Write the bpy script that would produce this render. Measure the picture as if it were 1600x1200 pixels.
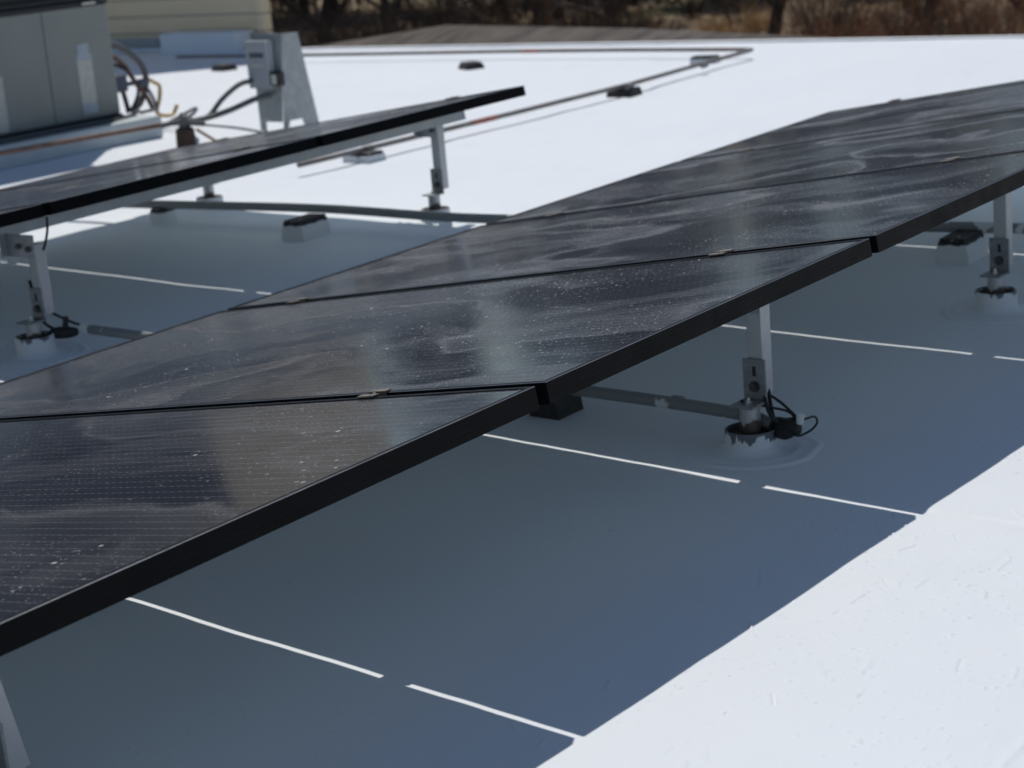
import bpy, bmesh, math, random
from mathutils import Vector, Matrix, noise as mnoise
R = math.radians
random.seed(7)
scene = bpy.context.scene
for o in list(bpy.data.objects): bpy.data.objects.remove(o)

# ------------------------------------------------------------------ camera
cam_d = bpy.data.cameras.new("camera"); cam = bpy.data.objects.new("camera", cam_d)
scene.collection.objects.link(cam); scene.camera = cam
F = Vector((0.7504221, 0.60919918, -0.25640402)); RX = Vector((0.61116908, -0.78726484, -0.0817706)); UP = Vector((0.25167245, 0.09534374, 0.96310464))
F.normalize(); RX = (RX - F * RX.dot(F)).normalized(); UP = RX.cross(F)
m = Matrix(((RX.x, UP.x, -F.x, -2.1551), (RX.y, UP.y, -F.y, -1.6949), (RX.z, UP.z, -F.z, 1.1801), (0, 0, 0, 1)))
cam.matrix_world = m
cam_d.sensor_width = 36; cam_d.lens = 2967.05 / 1600 * 36
cam_d.clip_start = .05; cam_d.clip_end = 600
cam_d.dof.use_dof = True; cam_d.dof.focus_distance = 3.0; cam_d.dof.aperture_fstop = 7.0

# ------------------------------------------------------------------ sky and sun
SUN_AZ = R(180 - 139.294); SUN_EL = R(57.26)        # azimuth from +x towards +y
world = bpy.data.worlds.new("World"); scene.world = world; world.use_nodes = True
wn = world.node_tree.nodes; wl = world.node_tree.links
bg = wn["Background"]; sky = wn.new("ShaderNodeTexSky"); sky.sky_type = 'NISHITA'
sky.sun_disc = False; sky.sun_elevation = SUN_EL; sky.sun_rotation = math.pi / 2 - SUN_AZ
sky.air_density = 1.0; sky.dust_density = .3; sky.ozone_density = 1.9
wl.new(sky.outputs[0], bg.inputs[0]); bg.inputs[1].default_value = .066
sd = bpy.data.lights.new("sun", 'SUN'); sun = bpy.data.objects.new("sun", sd); scene.collection.objects.link(sun)
sd.energy = 3.0; sd.angle = R(.53); sd.color = (1, .965, .91)
sv = Vector((math.cos(SUN_AZ) * math.cos(SUN_EL), math.sin(SUN_AZ) * math.cos(SUN_EL), math.sin(SUN_EL)))
sun.rotation_euler = sv.to_track_quat('Z', 'Y').to_euler(); sun.location = (6, 6, 14)
scene.view_settings.view_transform = 'Standard'; scene.view_settings.look = 'None'
scene.cycles.max_bounces = 16; scene.cycles.diffuse_bounces = 8
scene.view_settings.exposure = 0; scene.view_settings.gamma = 1; scene.view_settings.use_curve_mapping = False

# ------------------------------------------------------------------ helpers
def tag(o, label=None, cat=None, group=None, kind=None):
    if label: o['label'] = label
    if cat: o['category'] = cat
    if group: o['group'] = group
    if kind: o['kind'] = kind
    return o
def link(name, me, mat, parent=None, smooth=False):
    if mat is not None:
        for mm in (mat if isinstance(mat, (list, tuple)) else [mat]): me.materials.append(mm)
    if smooth:
        for p in me.polygons: p.use_smooth = True
    o = bpy.data.objects.new(name, me); scene.collection.objects.link(o)
    if parent is not None: o.parent = parent
    return o
def empty(name, loc=(0, 0, 0), rot=(0, 0, 0)):
    o = bpy.data.objects.new(name, None); scene.collection.objects.link(o)
    o.location = loc; o.rotation_euler = rot; o.empty_display_size = .1
    return o
def kids(o): return [c for c in scene.collection.objects if c.parent == o]
def copy_tree(o, parent=None):
    c = o.copy(); scene.collection.objects.link(c)
    if parent is not None: c.parent = parent
    for ch in list(o.children): copy_tree(ch, c)
    return c
class MB:
    def __init__(s): s.v = []; s.f = []; s.mi = []
    def add(s, vs, fs, mi=0, M=None):
        n = len(s.v)
        s.v += [tuple(M @ Vector(v)) if M is not None else tuple(v) for v in vs]
        s.f += [tuple(i + n for i in f) for f in fs]; s.mi += [mi] * len(fs)
        return s
    def box(s, a, b, bev=0, mi=0, M=None):
        bm = bmesh.new(); bmesh.ops.create_cube(bm, size=1)
        c = [(a[i] + b[i]) / 2 for i in range(3)]; d = [abs(b[i] - a[i]) for i in range(3)]
        for v in bm.verts: v.co = Vector((c[0] + v.co.x * d[0], c[1] + v.co.y * d[1], c[2] + v.co.z * d[2]))
        if bev: bmesh.ops.bevel(bm, geom=list(bm.edges), offset=bev, segments=2, affect='EDGES', profile=.6)
        bm.verts.index_update()
        s.add([v.co[:] for v in bm.verts], [[v.index for v in f.verts] for f in bm.faces], mi, M); bm.free(); return s
    def tube(s, pts, r, n=10, mi=0, cap=True, M=None):
        pts = [Vector(p) for p in pts]; rs = r if isinstance(r, (list, tuple)) else [r] * len(pts)
        vs = []; fs = []; ref = None
        for i, p in enumerate(pts):
            t = (pts[min(i + 1, len(pts) - 1)] - pts[max(i - 1, 0)]).normalized()
            if ref is None: ref = Vector((0, 0, 1)) if abs(t.z) < .9 else Vector((1, 0, 0))
            a = (ref - t * ref.dot(t)).normalized(); b = t.cross(a); ref = a
            for k in range(n):
                q = 2 * math.pi * k / n; vs.append(p + (a * math.cos(q) + b * math.sin(q)) * rs[i])
        for i in range(len(pts) - 1):
            for k in range(n):
                fs.append((i * n + k, i * n + (k + 1) % n, (i + 1) * n + (k + 1) % n, (i + 1) * n + k))
        if cap: fs += [tuple(range(n))[::-1], tuple((len(pts) - 1) * n + k for k in range(n))]
        return s.add(vs, fs, mi, M)
    def lathe(s, prof, c=(0, 0, 0), n=32, mi=0, jit=0):
        vs = []; fs = []
        for (r, z) in prof:
            for k in range(n):
                q = 2 * math.pi * k / n; rr = r * (1 + jit * mnoise.noise(Vector((math.cos(q) * 2, math.sin(q) * 2, z * 30))))
                vs.append((c[0] + rr * math.cos(q), c[1] + rr * math.sin(q), c[2] + z))
        for i in range(len(prof) - 1):
            for k in range(n): fs.append((i * n + k, i * n + (k + 1) % n, (i + 1) * n + (k + 1) % n, (i + 1) * n + k))
        return s.add(vs, fs, mi)
    def build(s, name, mat, parent=None, smooth=False, autosmooth=False):
        me = bpy.data.meshes.new(name); me.from_pydata(s.v, [], s.f)
        o = link(name, me, mat, parent, smooth or autosmooth)
        for p, k in zip(me.polygons, s.mi): p.material_index = k
        bm = bmesh.new(); bm.from_mesh(me); bmesh.ops.recalc_face_normals(bm, faces=bm.faces)
        if autosmooth:
            for e in bm.edges:
                if len(e.link_faces) == 2 and e.calc_face_angle(0) > .6: e.smooth = False
        bm.to_mesh(me); bm.free(); me.update(); return o
def curve_pts(pts, n=8):
    P = [Vector(p) for p in pts]; P = [P[0] * 2 - P[1]] + P + [P[-1] * 2 - P[-2]]; out = []
    for i in range(1, len(P) - 2):
        for k in range(n):
            t = k / n; a, b, c, d = P[i - 1:i + 3]
            out.append(.5 * ((2 * b) + (c - a) * t + (2 * a - 5 * b + 4 * c - d) * t * t + (3 * b - a - 3 * c + d) * t ** 3))
    out.append(P[-2]); return out

# ------------------------------------------------------------------ materials
class NT:
    def __init__(s, name):
        s.m = bpy.data.materials.new(name); s.m.use_nodes = True; s.n = s.m.node_tree.nodes; s.l = s.m.node_tree.links
        s.b = s.n["Principled BSDF"]
    def node(s, t, **k):
        x = s.n.new(t)
        for a, v in k.items():
            if a.startswith('i_'): x.inputs[int(a[2:]) if a[2:].isdigit() else a[2:]].default_value = v
            else: setattr(x, a, v)
        return x
    def co(s, kind='Object'): return s.node('ShaderNodeTexCoord').outputs[kind]
    def mapping(s, src, scale=(1, 1, 1), rot=(0, 0, 0), loc=(0, 0, 0)):
        x = s.node('ShaderNodeMapping'); x.inputs['Scale'].default_value = scale; x.inputs['Rotation'].default_value = rot; x.inputs['Location'].default_value = loc
        s.l.new(src, x.inputs[0]); return x.outputs[0]
    def noise(s, src, scale, detail=4, rough=.55, dist=0):
        x = s.node('ShaderNodeTexNoise'); x.inputs['Scale'].default_value = scale; x.inputs['Detail'].default_value = detail
        x.inputs['Roughness'].default_value = rough; x.inputs['Distortion'].default_value = dist
        s.l.new(src, x.inputs['Vector']); return x.outputs['Fac']
    def ramp(s, src, stops):
        x = s.node('ShaderNodeValToRGB'); e = x.color_ramp.elements
        while len(e) < len(stops): e.new(.5)
        for i, (p, c) in enumerate(stops):
            e[i].position = p; e[i].color = (c, c, c, 1) if isinstance(c, (int, float)) else (*c, 1)
        s.l.new(src, x.inputs[0]); return x.outputs[0]
    def mix(s, f, a, b):
        x = s.node('ShaderNodeMix', data_type='RGBA')
        for i, v in ((0, f), (6, a), (7, b)):
            if isinstance(v, (int, float)): x.inputs[i].default_value = v
            elif isinstance(v, tuple): x.inputs[i].default_value = (*v, 1)
            else: s.l.new(v, x.inputs[i])
        return x.outputs[2]
    def math(s, op, a, b=0, c=0):
        x = s.node('ShaderNodeMath', operation=op)
        for i, v in enumerate((a, b, c)):
            if isinstance(v, (int, float)): x.inputs[i].default_value = v
            else: s.l.new(v, x.inputs[i])
        return x.outputs[0]
    def bump(s, h, strength=.3, dist=.01, prev=None):
        x = s.node('ShaderNodeBump'); x.inputs['Strength'].default_value = strength; x.inputs['Distance'].default_value = dist
        s.l.new(h, x.inputs['Height'])
        if prev is not None: s.l.new(prev, x.inputs['Normal'])
        return x.outputs[0]
    def set(s, **k):
        for a, v in k.items():
            a = a.replace('_', ' ')
            if isinstance(v, tuple): v = (*v, 1) if len(v) == 3 else v
            if hasattr(v, 'default_value') or isinstance(v, bpy.types.NodeSocket): s.l.new(v, s.b.inputs[a])
            else: s.b.inputs[a].default_value = v
        return s.m
def plain(name, col, rough=.5, metal=0, var=.12, scale=14, bump=.06, dirt=None):
    t = NT(name); c = t.co(); n = t.noise(c, scale, 6, .6)
    lo = tuple(x * (1 - var) for x in col); hi = tuple(min(1, x * (1 + var)) for x in col)
    colr = t.mix(t.ramp(n, [(.3, 0.), (.7, 1.)]), lo, hi)
    if dirt: colr = t.mix(t.ramp(t.noise(c, scale * .35, 6, .65, .5), [(.5, 0.), (.72, dirt[1])]), colr, dirt[0])
    r = t.ramp(t.noise(c, scale * 2.3, 4), [(.3, max(0, rough - .08)), (.7, min(1, rough + .1))])
    return t.set(Base_Color=colr, Roughness=r, Metallic=float(metal), Normal=t.bump(t.noise(c, scale * 5, 4), bump, .004))

def roof_material():
    t = NT("white_roof_coating"); c = t.co()
    big = t.noise(c, .9, 5, .6, .4); mid = t.noise(c, 4.5, 5, .6, .6); fine = t.noise(c, 60, 5, .65)
    col = t.mix(t.ramp(big, [(.35, 0.), (.68, 1.)]), (.775, .81, .845), (.755, .79, .83))
    col = t.mix(t.ramp(mid, [(.56, 0.), (.78, .35)]), col, (.76, .765, .77))
    # small dark specks of grit
    vo = t.node('ShaderNodeTexVoronoi'); vo.inputs['Scale'].default_value = 9; t.l.new(c, vo.inputs['Vector'])
    sp = t.ramp(vo.outputs['Distance'], [(.022, 1.), (.045, 0.)])
    msk = t.ramp(t.noise(c, 2.7, 3), [(.64, 0.), (.70, 1.)])
    col = t.mix(t.math('MULTIPLY', t.math('MULTIPLY', sp, msk), .6), col, (.25, .23, .21))
    # roller texture, blisters and wrinkles
    w = t.noise(t.mapping(c, (1, 3.2, 1), (0, 0, R(25))), 7, 6, .62, 1.2)
    wr = t.ramp(w, [(.47, 0.), (.5, 1.), (.53, 0.)])
    wrm = t.math('MULTIPLY', wr, t.ramp(t.noise(c, 2.1, 3), [(.5, 0.), (.66, 1.)]))
    b = t.bump(t.noise(c, 22, 5, .6, .3), .11, .004)
    b = t.bump(wrm, .12, .001, b); b = t.bump(fine, .14, .0009, b)
    spk = t.math('MULTIPLY', t.ramp(t.noise(c, 95, 2), [(.60, 0.), (.72, 1.)]), t.ramp(t.noise(c, 2.3, 4, .6), [(.47, 0.), (.6, 1.)]))
    r = t.math('SUBTRACT', t.ramp(t.noise(c, 7, 4), [(.35, .52), (.7, .66)]), t.math('MULTIPLY', spk, .46))
    return t.set(Base_Color=col, Roughness=r, Specular_IOR_Level=.4, Normal=b)

def glass_material():
    t = NT("dusty_solar_glass"); c = t.co(); oi = t.node('ShaderNodeObjectInfo')
    off = t.node('ShaderNodeVectorMath', operation='ADD'); t.l.new(c, off.inputs[0])
    sc = t.node('ShaderNodeVectorMath', operation='SCALE'); sc.inputs[0].default_value = (31, 17, 5); t.l.new(oi.outputs['Random'], sc.inputs['Scale'])
    t.l.new(sc.outputs[0], off.inputs[1]); p = off.outputs[0]
    xyz = t.node('ShaderNodeSeparateXYZ'); t.l.new(c, xyz.inputs[0])
    # fine busbar lines along the length
    fx = t.math('ABSOLUTE', t.math('SUBTRACT', t.math('FRACT', t.math('MULTIPLY', xyz.outputs[0], 38.)), .5))
    line = t.ramp(fx, [(.0, 1.), (.028, .55), (.045, 0.)])
    fy = t.math('ABSOLUTE', t.math('SUBTRACT', t.math('FRACT', t.math('MULTIPLY', xyz.outputs[1], 62.)), .5))
    dots = t.ramp(fy, [(.0, 1.), (.12, .45), (.2, .25)])
    line = t.math('MULTIPLY', line, dots)
    cellx = t.math('ABSOLUTE', t.math('SUBTRACT', t.math('FRACT', t.math('MULTIPLY', xyz.outputs[0], 5.95)), .5))
    celly = t.math('ABSOLUTE', t.math('SUBTRACT', t.math('FRACT', t.math('MULTIPLY', xyz.outputs[1], 11.)), .5))
    gap = t.math('MAXIMUM', t.ramp(cellx, [(0, 1.), (.008, 0.)]), t.ramp(celly, [(0, 1.), (.014, 0.)]))
    base = t.mix(t.ramp(t.noise(c, 3, 2), [(.3, 0.), (.7, 1.)]), (.004, .005, .010), (.007, .008, .015))
    base = t.mix(gap, base, (.004, .004, .005))
    base = t.mix(line, base, (.30, .30, .33))
    # dust: swirls left by rain and wiping
    warp = t.node('ShaderNodeTexNoise'); warp.inputs['Scale'].default_value = 1.3; warp.inputs['Detail'].default_value = 3; t.l.new(p, warp.inputs['Vector'])
    wv = t.node('ShaderNodeVectorMath', operation='SCALE'); wv.inputs['Scale'].default_value = .8; t.l.new(warp.outputs['Color'], wv.inputs[0])
    pv = t.node('ShaderNodeVectorMath', operation='ADD'); t.l.new(p, pv.inputs[0]); t.l.new(wv.outputs[0], pv.inputs[1])
    q = t.mapping(pv.outputs[0], (1.25, .42, 1), (0, 0, R(-24)))
    s1 = t.ramp(t.noise(q, 2.6, 6, .6, .3), [(.45, 0.), (.51, .85), (.56, .35), (.66, 0.)])
    ridge = t.ramp(t.noise(q, 1.8, 2, .4, .6), [(.485, 0.), (.515, 1.), (.54, .45), (.62, 0.)])
    film = t.ramp(t.noise(p, 1.1, 3, .5), [(.38, .1), (.66, 1.)])
    grain = t.ramp(t.noise(c, 240, 3, .7), [(.35, .6), (.7, 1.)])
    d = t.math('ADD', t.math('MULTIPLY', s1, .13), t.math('MULTIPLY', ridge, .20)); d = t.math('ADD', d, t.math('MULTIPLY', film, .034))
    d = t.math('MULTIPLY', d, grain)
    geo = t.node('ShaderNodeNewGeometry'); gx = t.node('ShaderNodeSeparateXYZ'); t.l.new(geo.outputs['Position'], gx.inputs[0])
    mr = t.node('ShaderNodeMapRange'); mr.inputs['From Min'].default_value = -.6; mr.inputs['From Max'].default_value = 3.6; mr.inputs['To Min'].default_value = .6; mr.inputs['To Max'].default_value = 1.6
    t.l.new(gx.outputs[0], mr.inputs['Value']); d = t.math('MULTIPLY', d, mr.outputs[0])  # dust and film grow along x, imitating brighter far reflections in colour
    # bird and water spots: several sizes of small pale specks
    def specks(scale, r0, r1, dens, k, seed):
        v = t.node('ShaderNodeTexVoronoi'); v.inputs['Scale'].default_value = scale
        dn = t.node('ShaderNodeVectorMath', operation='ADD'); dn.inputs[1].default_value = (seed, seed * 2.3, 0); t.l.new(p, dn.inputs[0])
        flat = t.mapping(dn.outputs[0], (1, 1, 0)); t.l.new(flat, v.inputs['Vector'])
        nz = t.noise(c, scale * 3.1, 3)
        dist = t.math('ADD', v.outputs['Distance'], t.math('MULTIPLY', t.math('SUBTRACT', nz, .5), r1 * 1.5))
        sz = t.node('ShaderNodeSeparateColor'); t.l.new(v.outputs['Color'], sz.inputs[0])
        on = t.math('GREATER_THAN', sz.outputs[0], 1 - dens)
        return t.math('MULTIPLY', t.math('MULTIPLY', t.ramp(dist, [(r0, 1.), (r1, 0.)]), on), t.math('MULTIPLY', sz.outputs[1], k))
    clus = t.ramp(t.noise(p, 2.3, 3), [(.42, .15), (.62, 1.)])
    sp = t.math('ADD', specks(150, .18, .30, .4, .6, 3.1), specks(62, .12, .19, .4, .9, 1.7))
    sp = t.math('MULTIPLY', t.math('ADD', sp, specks(19, .055, .085, .5, 1.4, 9.2)), clus)
    dd = t.math('MINIMUM', t.math('ADD', d, sp), .9)
    dustcol = t.mix(sp, (.42, .375, .325), (.66, .65, .64))
    col = t.mix(dd, base, dustcol)
    rough = t.math('ADD', .10, t.math('MULTIPLY', dd, .9))
    h = t.noise(c, 5, 2); b = t.bump(h, .05, .004)
    return t.set(Base_Color=col, Roughness=rough, Specular_IOR_Level=.36, IOR=1.36, Normal=b, Sheen_Weight=.15, Sheen_Roughness=.4, Sheen_Tint=(.85, .85, .95))

M = {}
M['roof'] = roof_material()
M['glass'] = glass_material()
M['frame'] = plain("black_anodised_aluminium", (.0045, .0048, .0055), .42, 0, .2, 9, .02)
M['back'] = plain("white_backsheet", (.80, .86, .85), .6)  # unseen underside, made white to bounce roof light into the shade
M['frame'].node_tree.nodes['Principled BSDF'].inputs['Specular IOR Level'].default_value = .07
M['edge'] = plain("frame_edge_highlight", (.16, .165, .18), .35, .3, .35, 7, .05)  # paler chamfer strip, the frame's edge highlight painted as colour
M['alu'] = plain("mill_aluminium", (.44, .45, .47), .42, .85, .08, 20, .04)
M['galv'] = plain("dull_galvanised_steel", (.34, .365, .375), .5, .6, .16, 25, .05)
M['steel'] = plain("dark_galvanised_bracket", (.30, .31, .32), .42, .6, .18, 60, .1)
M['tube'] = plain("weathered_aluminium_tube", (.50, .51, .52), .48, .35, .08, 12, .05)
M['clamp'] = plain("bronze_tinted_clamp", (.27, .22, .18), .34, .9, .15, 60, .05)
M['bolt'] = plain("stainless_bolt", (.6, .6, .58), .3, 1., .1, 80, .05)
M['boltd'] = plain("dull_bolt", (.12, .12, .12), .4, .8, .2, 90, .1)
M['rust'] = plain("rusty_flashing", (.075, .048, .034), .85, .1, .4, 50, .4)
M['curb'] = plain("shade_toned_curb", (.50, .55, .56), .6, 0, .1, 6, .1)  # greyed below white so the colour carries the shade on the curb
M['grime'] = plain("grey_sealant", (.13, .135, .145), .75, 0, .2, 40, .3)
M['white'] = plain("white_painted_metal", (.74, .75, .75), .5, 0, .05, 12, .08, ((.5, .48, .44), .35))
M['rubber'] = plain("black_rubber", (.03, .029, .028), .7, 0, .3, 50, .4)
M['cable'] = plain("black_cable", (.012, .012, .013), .45, 0, .2, 60, .1)
M['cabinet'] = plain("grey_green_cabinet", (.275, .285, .262), .45, 0, .05, 6, .03)
M['grille'] = plain("dark_grille", (.018, .02, .022), .55, 0, .2, 20, .1)
M['sticker'] = plain("paper_sticker", (.56, .55, .50), .6, 0, .12, 30, .02)
M['stickert'] = plain("faded_blue_sticker", (.42, .46, .52), .6, 0, .12, 30, .02)
M['ink'] = plain("dark_ink", (.08, .09, .12), .6)
M['copper'] = plain("rusty_gas_pipe", (.17, .10, .075), .7, .2, .35, 20, .25)
M['yellow'] = plain("yellow_brass_line", (.55, .38, .13), .45, .3, .2, 30, .1)
M['gaspipe'] = plain("dull_grey_pipe", (.20, .19, .18), .6, .2, .3, 9, .15, ((.22, .11, .07), .7))
M['red'] = plain("red_oxide_pipe", (.38, .14, .10), .6, 0, .25, 14, .15)
M['flex'] = plain("grey_flexible_conduit", (.115, .115, .115), .6, 0, .15, 30, .2)
M['siding'] = None
M['elec'] = plain("light_grey_enclosure", (.38, .41, .44), .4, .1, .05, 10, .02)

for nm, off in (("collar", .18), ("collar_white", -.12)):
  t = NT("peeling_paint_" + nm); c = t.co(); xyz = t.node('ShaderNodeSeparateXYZ'); t.l.new(c, xyz.inputs[0])
  st = t.noise(t.mapping(c, (1, 1, .22)), 27, 5, .62, 1.2)
  h = t.math('ADD', t.math('MULTIPLY', xyz.outputs[2], -15.), t.math('MULTIPLY', st, 1.4))
  msk = t.ramp(t.math('SUBTRACT', h, off), [(0., 0.), (.03, 1.)])
  M[nm] = t.set(Base_Color=t.mix(msk, (.15, .155, .17), (.76, .77, .78)), Roughness=.6, Normal=t.bump(msk, .5, .0012))
t = NT("painted_conduit"); c = t.co(); a = t.noise(c, 9, 3, .5, .6)
xyz = t.node('ShaderNodeSeparateXYZ'); t.l.new(c, xyz.inputs[0]); far = t.ramp(t.math('MULTIPLY', xyz.outputs[1], .4), [(.5, 0.), (.6, .1)])
msk = t.ramp(t.math('SUBTRACT', a, far), [(.575, 0.), (.59, 1.)])
M['conduit'] = t.set(Base_Color=t.mix(msk, (.23, .24, .24), (.66, .69, .70)), Roughness=t.math('ADD', .5, t.math('MULTIPLY', msk, .1)), Metallic=.1, Normal=t.bump(msk, .4, .0008))
t = NT("riser_pipe_paint"); c = t.co(); a = t.noise(t.mapping(c, (1, 1, .5)), 26, 4, .6, .4)
xyz = t.node('ShaderNodeSeparateXYZ'); t.l.new(c, xyz.inputs[0])
msk = t.ramp(t.math('ADD', t.math('MULTIPLY', xyz.outputs[2], 7.), t.math('MULTIPLY', a, .9)), [(.86, 0.), (.9, 1.)])
M['riser'] = t.set(Base_Color=t.mix(msk, (.085, .07, .055), (.50, .51, .52)), Roughness=.45, Metallic=t.math('MULTIPLY', msk, .5), Normal=t.bump(a, .3, .002))
t = NT("support_block_paint"); c = t.co('Generated'); xyz = t.node('ShaderNodeSeparateXYZ'); t.l.new(c, xyz.inputs[0])
a = t.noise(t.co(), 30, 4, .6)
msk = t.ramp(t.math('ADD', xyz.outputs[2], t.math('MULTIPLY', a, .3)), [(.98, 1.), (1.02, 0.)])
M['block'] = t.set(Base_Color=t.mix(msk, (.025, .025, .025), (.70, .72, .73)), Roughness=.65, Normal=t.bump(a, .4, .004))
t = NT("worn_pad_paint"); a = t.noise(t.co(), 22, 5, .65, .5); msk = t.ramp(a, [(.57, 0.), (.61, 1.)])
M['pad'] = t.set(Base_Color=t.mix(msk, (.035, .032, .03), (.28, .27, .25)), Roughness=.7, Normal=t.bump(a, .5, .003))
t = NT("beige_lap_siding"); c = t.co(); xyz = t.node('ShaderNodeSeparateXYZ'); t.l.new(c, xyz.inputs[0])
fz = t.math('FRACT', t.math('MULTIPLY', xyz.outputs[2], 7.))
col = t.mix(t.ramp(t.noise(t.mapping(c, (1, .4, 4)), 3, 5), [(.3, 0.), (.7, 1.)]), (.84, .68, .46), (.90, .75, .53))
col = t.mix(t.ramp(fz, [(.05, 1.), (.10, 0.)]), col, (.30, .25, .19))  # groove shade between the boards painted as dark lines
M['siding'] = t.set(Base_Color=col, Roughness=.75, Normal=t.bump(fz, 1., .05))
t = NT("dry_winter_ground"); c = t.co(); n = t.noise(c, .13, 6, .65, .6); n2 = t.noise(c, 1.3, 6, .7, .4)
col = t.mix(t.ramp(n, [(.38, 0.), (.62, 1.)]), (.15, .095, .055), (.46, .34, .20))
col = t.mix(t.ramp(n2, [(.45, 0.), (.7, .8)]), col, (.05, .036, .025))
col = t.mix(t.ramp(t.noise(c, .09, 3), [(.6, 0.), (.7, .7)]), col, (.10, .12, .045))
M['ground'] = t.set(Base_Color=col, Roughness=1., Normal=t.bump(n2, .8, .15))
t = NT("weathered_shingles"); c = t.co(); n = t.noise(t.mapping(c, (.5, 3, 3)), 2.2, 6, .7, .3)
xyz = t.node('ShaderNodeSeparateXYZ'); t.l.new(c, xyz.inputs[0])
fz = t.math('FRACT', t.math('MULTIPLY', xyz.outputs[0], 5.))
col = t.mix(t.ramp(n, [(.35, 0.), (.68, 1.)]), (.045, .038, .033), (.16, .137, .118))
M['shingle'] = t.set(Base_Color=col, Roughness=.95, Normal=t.bump(fz, .8, .03))
M['bark'] = plain("dark_bark", (.045, .034, .026), .95, 0, .35, 6, .5)
M['twig'] = plain("bare_twigs", (.06, .042, .032), .95, 0, .4, .8, .1)
M['redtwig'] = plain("reddish_brown_twigs", (.30, .15, .08), .95, 0, .45, .7, .1)
M['tangrass'] = plain("dry_grass_blades", (.62, .43, .21), .95, 0, .35, .6, .1)
M['cedar'] = plain("cedar_foliage", (.028, .036, .018), .9, 0, .45, .7, .1)
M['stucco'] = plain("painted_wall", (.5, .47, .42), .85, 0, .08, 2, .2)

# ------------------------------------------------------------------ ground and roof deck
GZ = -3.2
mb = MB(); N = 46; ext = 420
xs = [(-1 if i < 0 else 1) * (abs(i) / N) ** 2.1 * ext for i in range(-N, N + 1)]
def gh(x, y):
    d = math.hypot(x, y); return GZ + (mnoise.noise(Vector((x * .05, y * .05, 0))) * .7 if d > 18 else 0) + max(0, d - 45) * .012
mb.add([(x + 10, y + 8, gh(x, y)) for y in xs for x in xs], [(j * (2 * N + 1) + i, j * (2 * N + 1) + i + 1, (j + 1) * (2 * N + 1) + i + 1, (j + 1) * (2 * N + 1) + i) for j in range(2 * N) for i in range(2 * N)])
tag(mb.build('ground', M['ground'], smooth=True), kind='structure')

def rz(x, y):      # gentle unevenness of the coated deck
    z = .0035 * mnoise.noise(Vector((x * 1.3, y * 1.3, 1))) + .0022 * mnoise.noise(Vector((x * 4.5, y * 4.5, 5))) + .0006 * mnoise.noise(Vector((x * 15, y * 15, 9)))
    # lapped membrane joints under the coating
    for x0 in (.868, 2.78, -1.04, 4.7, 6.6):
        d = x - x0 - .012 * mnoise.noise(Vector((y * 2, x0, 0)))
        z += .0034 / (1 + math.exp(-max(-40, min(40, d / .004)))) - .0034 * min(1, max(0, (d + 0) / 1.9)) * (1 if d > 0 else 0)
    for y0 in (-.72, 1.9, 5.2):
        d = y - y0 - .02 * mnoise.noise(Vector((x * 1.5, y0, 3)))
        z += .0035 * math.exp(-(d / .007) ** 2) * (.5 + .5 * mnoise.noise(Vector((x * .8, y0, 7))))
    return z
rc = random.Random(5); marks = []
for i in range(60):       # short creases where the coating wrinkled
    x, y = rc.uniform(-.5, 1.0), rc.uniform(-.95, -.05); a = R(rc.choice([28, 28, 35, 5, -12]) + rc.gauss(0, 10)); L = rc.uniform(.005, .030); hh = rc.uniform(.0018, .0042)
    marks.append((x, y, math.cos(a), math.sin(a), L, rc.uniform(.0014, .0022), hh * rc.choice([1, 1, -1]), rc.uniform(-3, 3)))
for i in range(520):      # tiny blisters and trapped grit
    kx, ky = rc.choice([(.25, -.35), (.1, -.6), (.55, -.45), (-.2, -.75), (.7, -.2)]); marks.append((kx + rc.gauss(0, .16), ky + rc.gauss(0, .07), 1, 0, .0004, rc.uniform(.0016, .0026), rc.uniform(.0008, .0032), 0))
cells = {}
for mk in marks:
    for i in range(-1, 2):
        for j in range(-1, 2): cells.setdefault((int(mk[0] / .06) + i, int(mk[1] / .06) + j), []).append(mk)
def detail(x, y):
    z = 0
    for (mx, my, ca, sa, L, w, hh, k) in cells.get((int(x / .06), int(y / .06)), ()):
        u = (x - mx) * ca + (y - my) * sa; v = -(x - mx) * sa + (y - my) * ca - k * u * u
        if abs(v) < .012 and abs(u) < L * 1.6 + .01: z += hh * math.exp(-(v / w) ** 2 - max(0, abs(u) - L) ** 2 / (w * w * 2))
    return z
def axis(segs):
    out = []
    for a, b, st in segs:
        n = max(1, int(round((b - a) / st))); out += [a + (b - a) * i / n for i in range(n)]
    return out + [segs[-1][1]]
ax = axis([(-7, -1.6, .2), (-1.6, -.5, .03), (-.5, 1.02, .0035), (1.02, 3.6, .018), (3.6, 8.9, .06)]); ay = axis([(-8, -1.5, .2), (-1.5, -1, .03), (-1, -.05, .0035), (-.05, 1.6, .02), (1.6, 5, .04), (5, 14, .1)])
nx, ny = len(ax), len(ay)
mb = MB(); mb.add([(x, y, rz(x, y) + (detail(x, y) if -.52 < x < 1.03 and -1.02 < y < 0 else 0)) for y in ay for x in ax], [(j * nx + i, j * nx + i + 1, (j + 1) * nx + i + 1, (j + 1) * nx + i) for j in range(ny - 1) for i in range(nx - 1)])
rd = tag(mb.build('roof_deck', M['roof'], smooth=True), kind='structure')
mb = MB(); mb.box((-7, -8, GZ - .5), (8.88, 14, -.02)); mb.box((8.86, -8, -.30), (8.93, 14, .012), .008)
tag(mb.build('building_base', M['white']), kind='structure')

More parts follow.
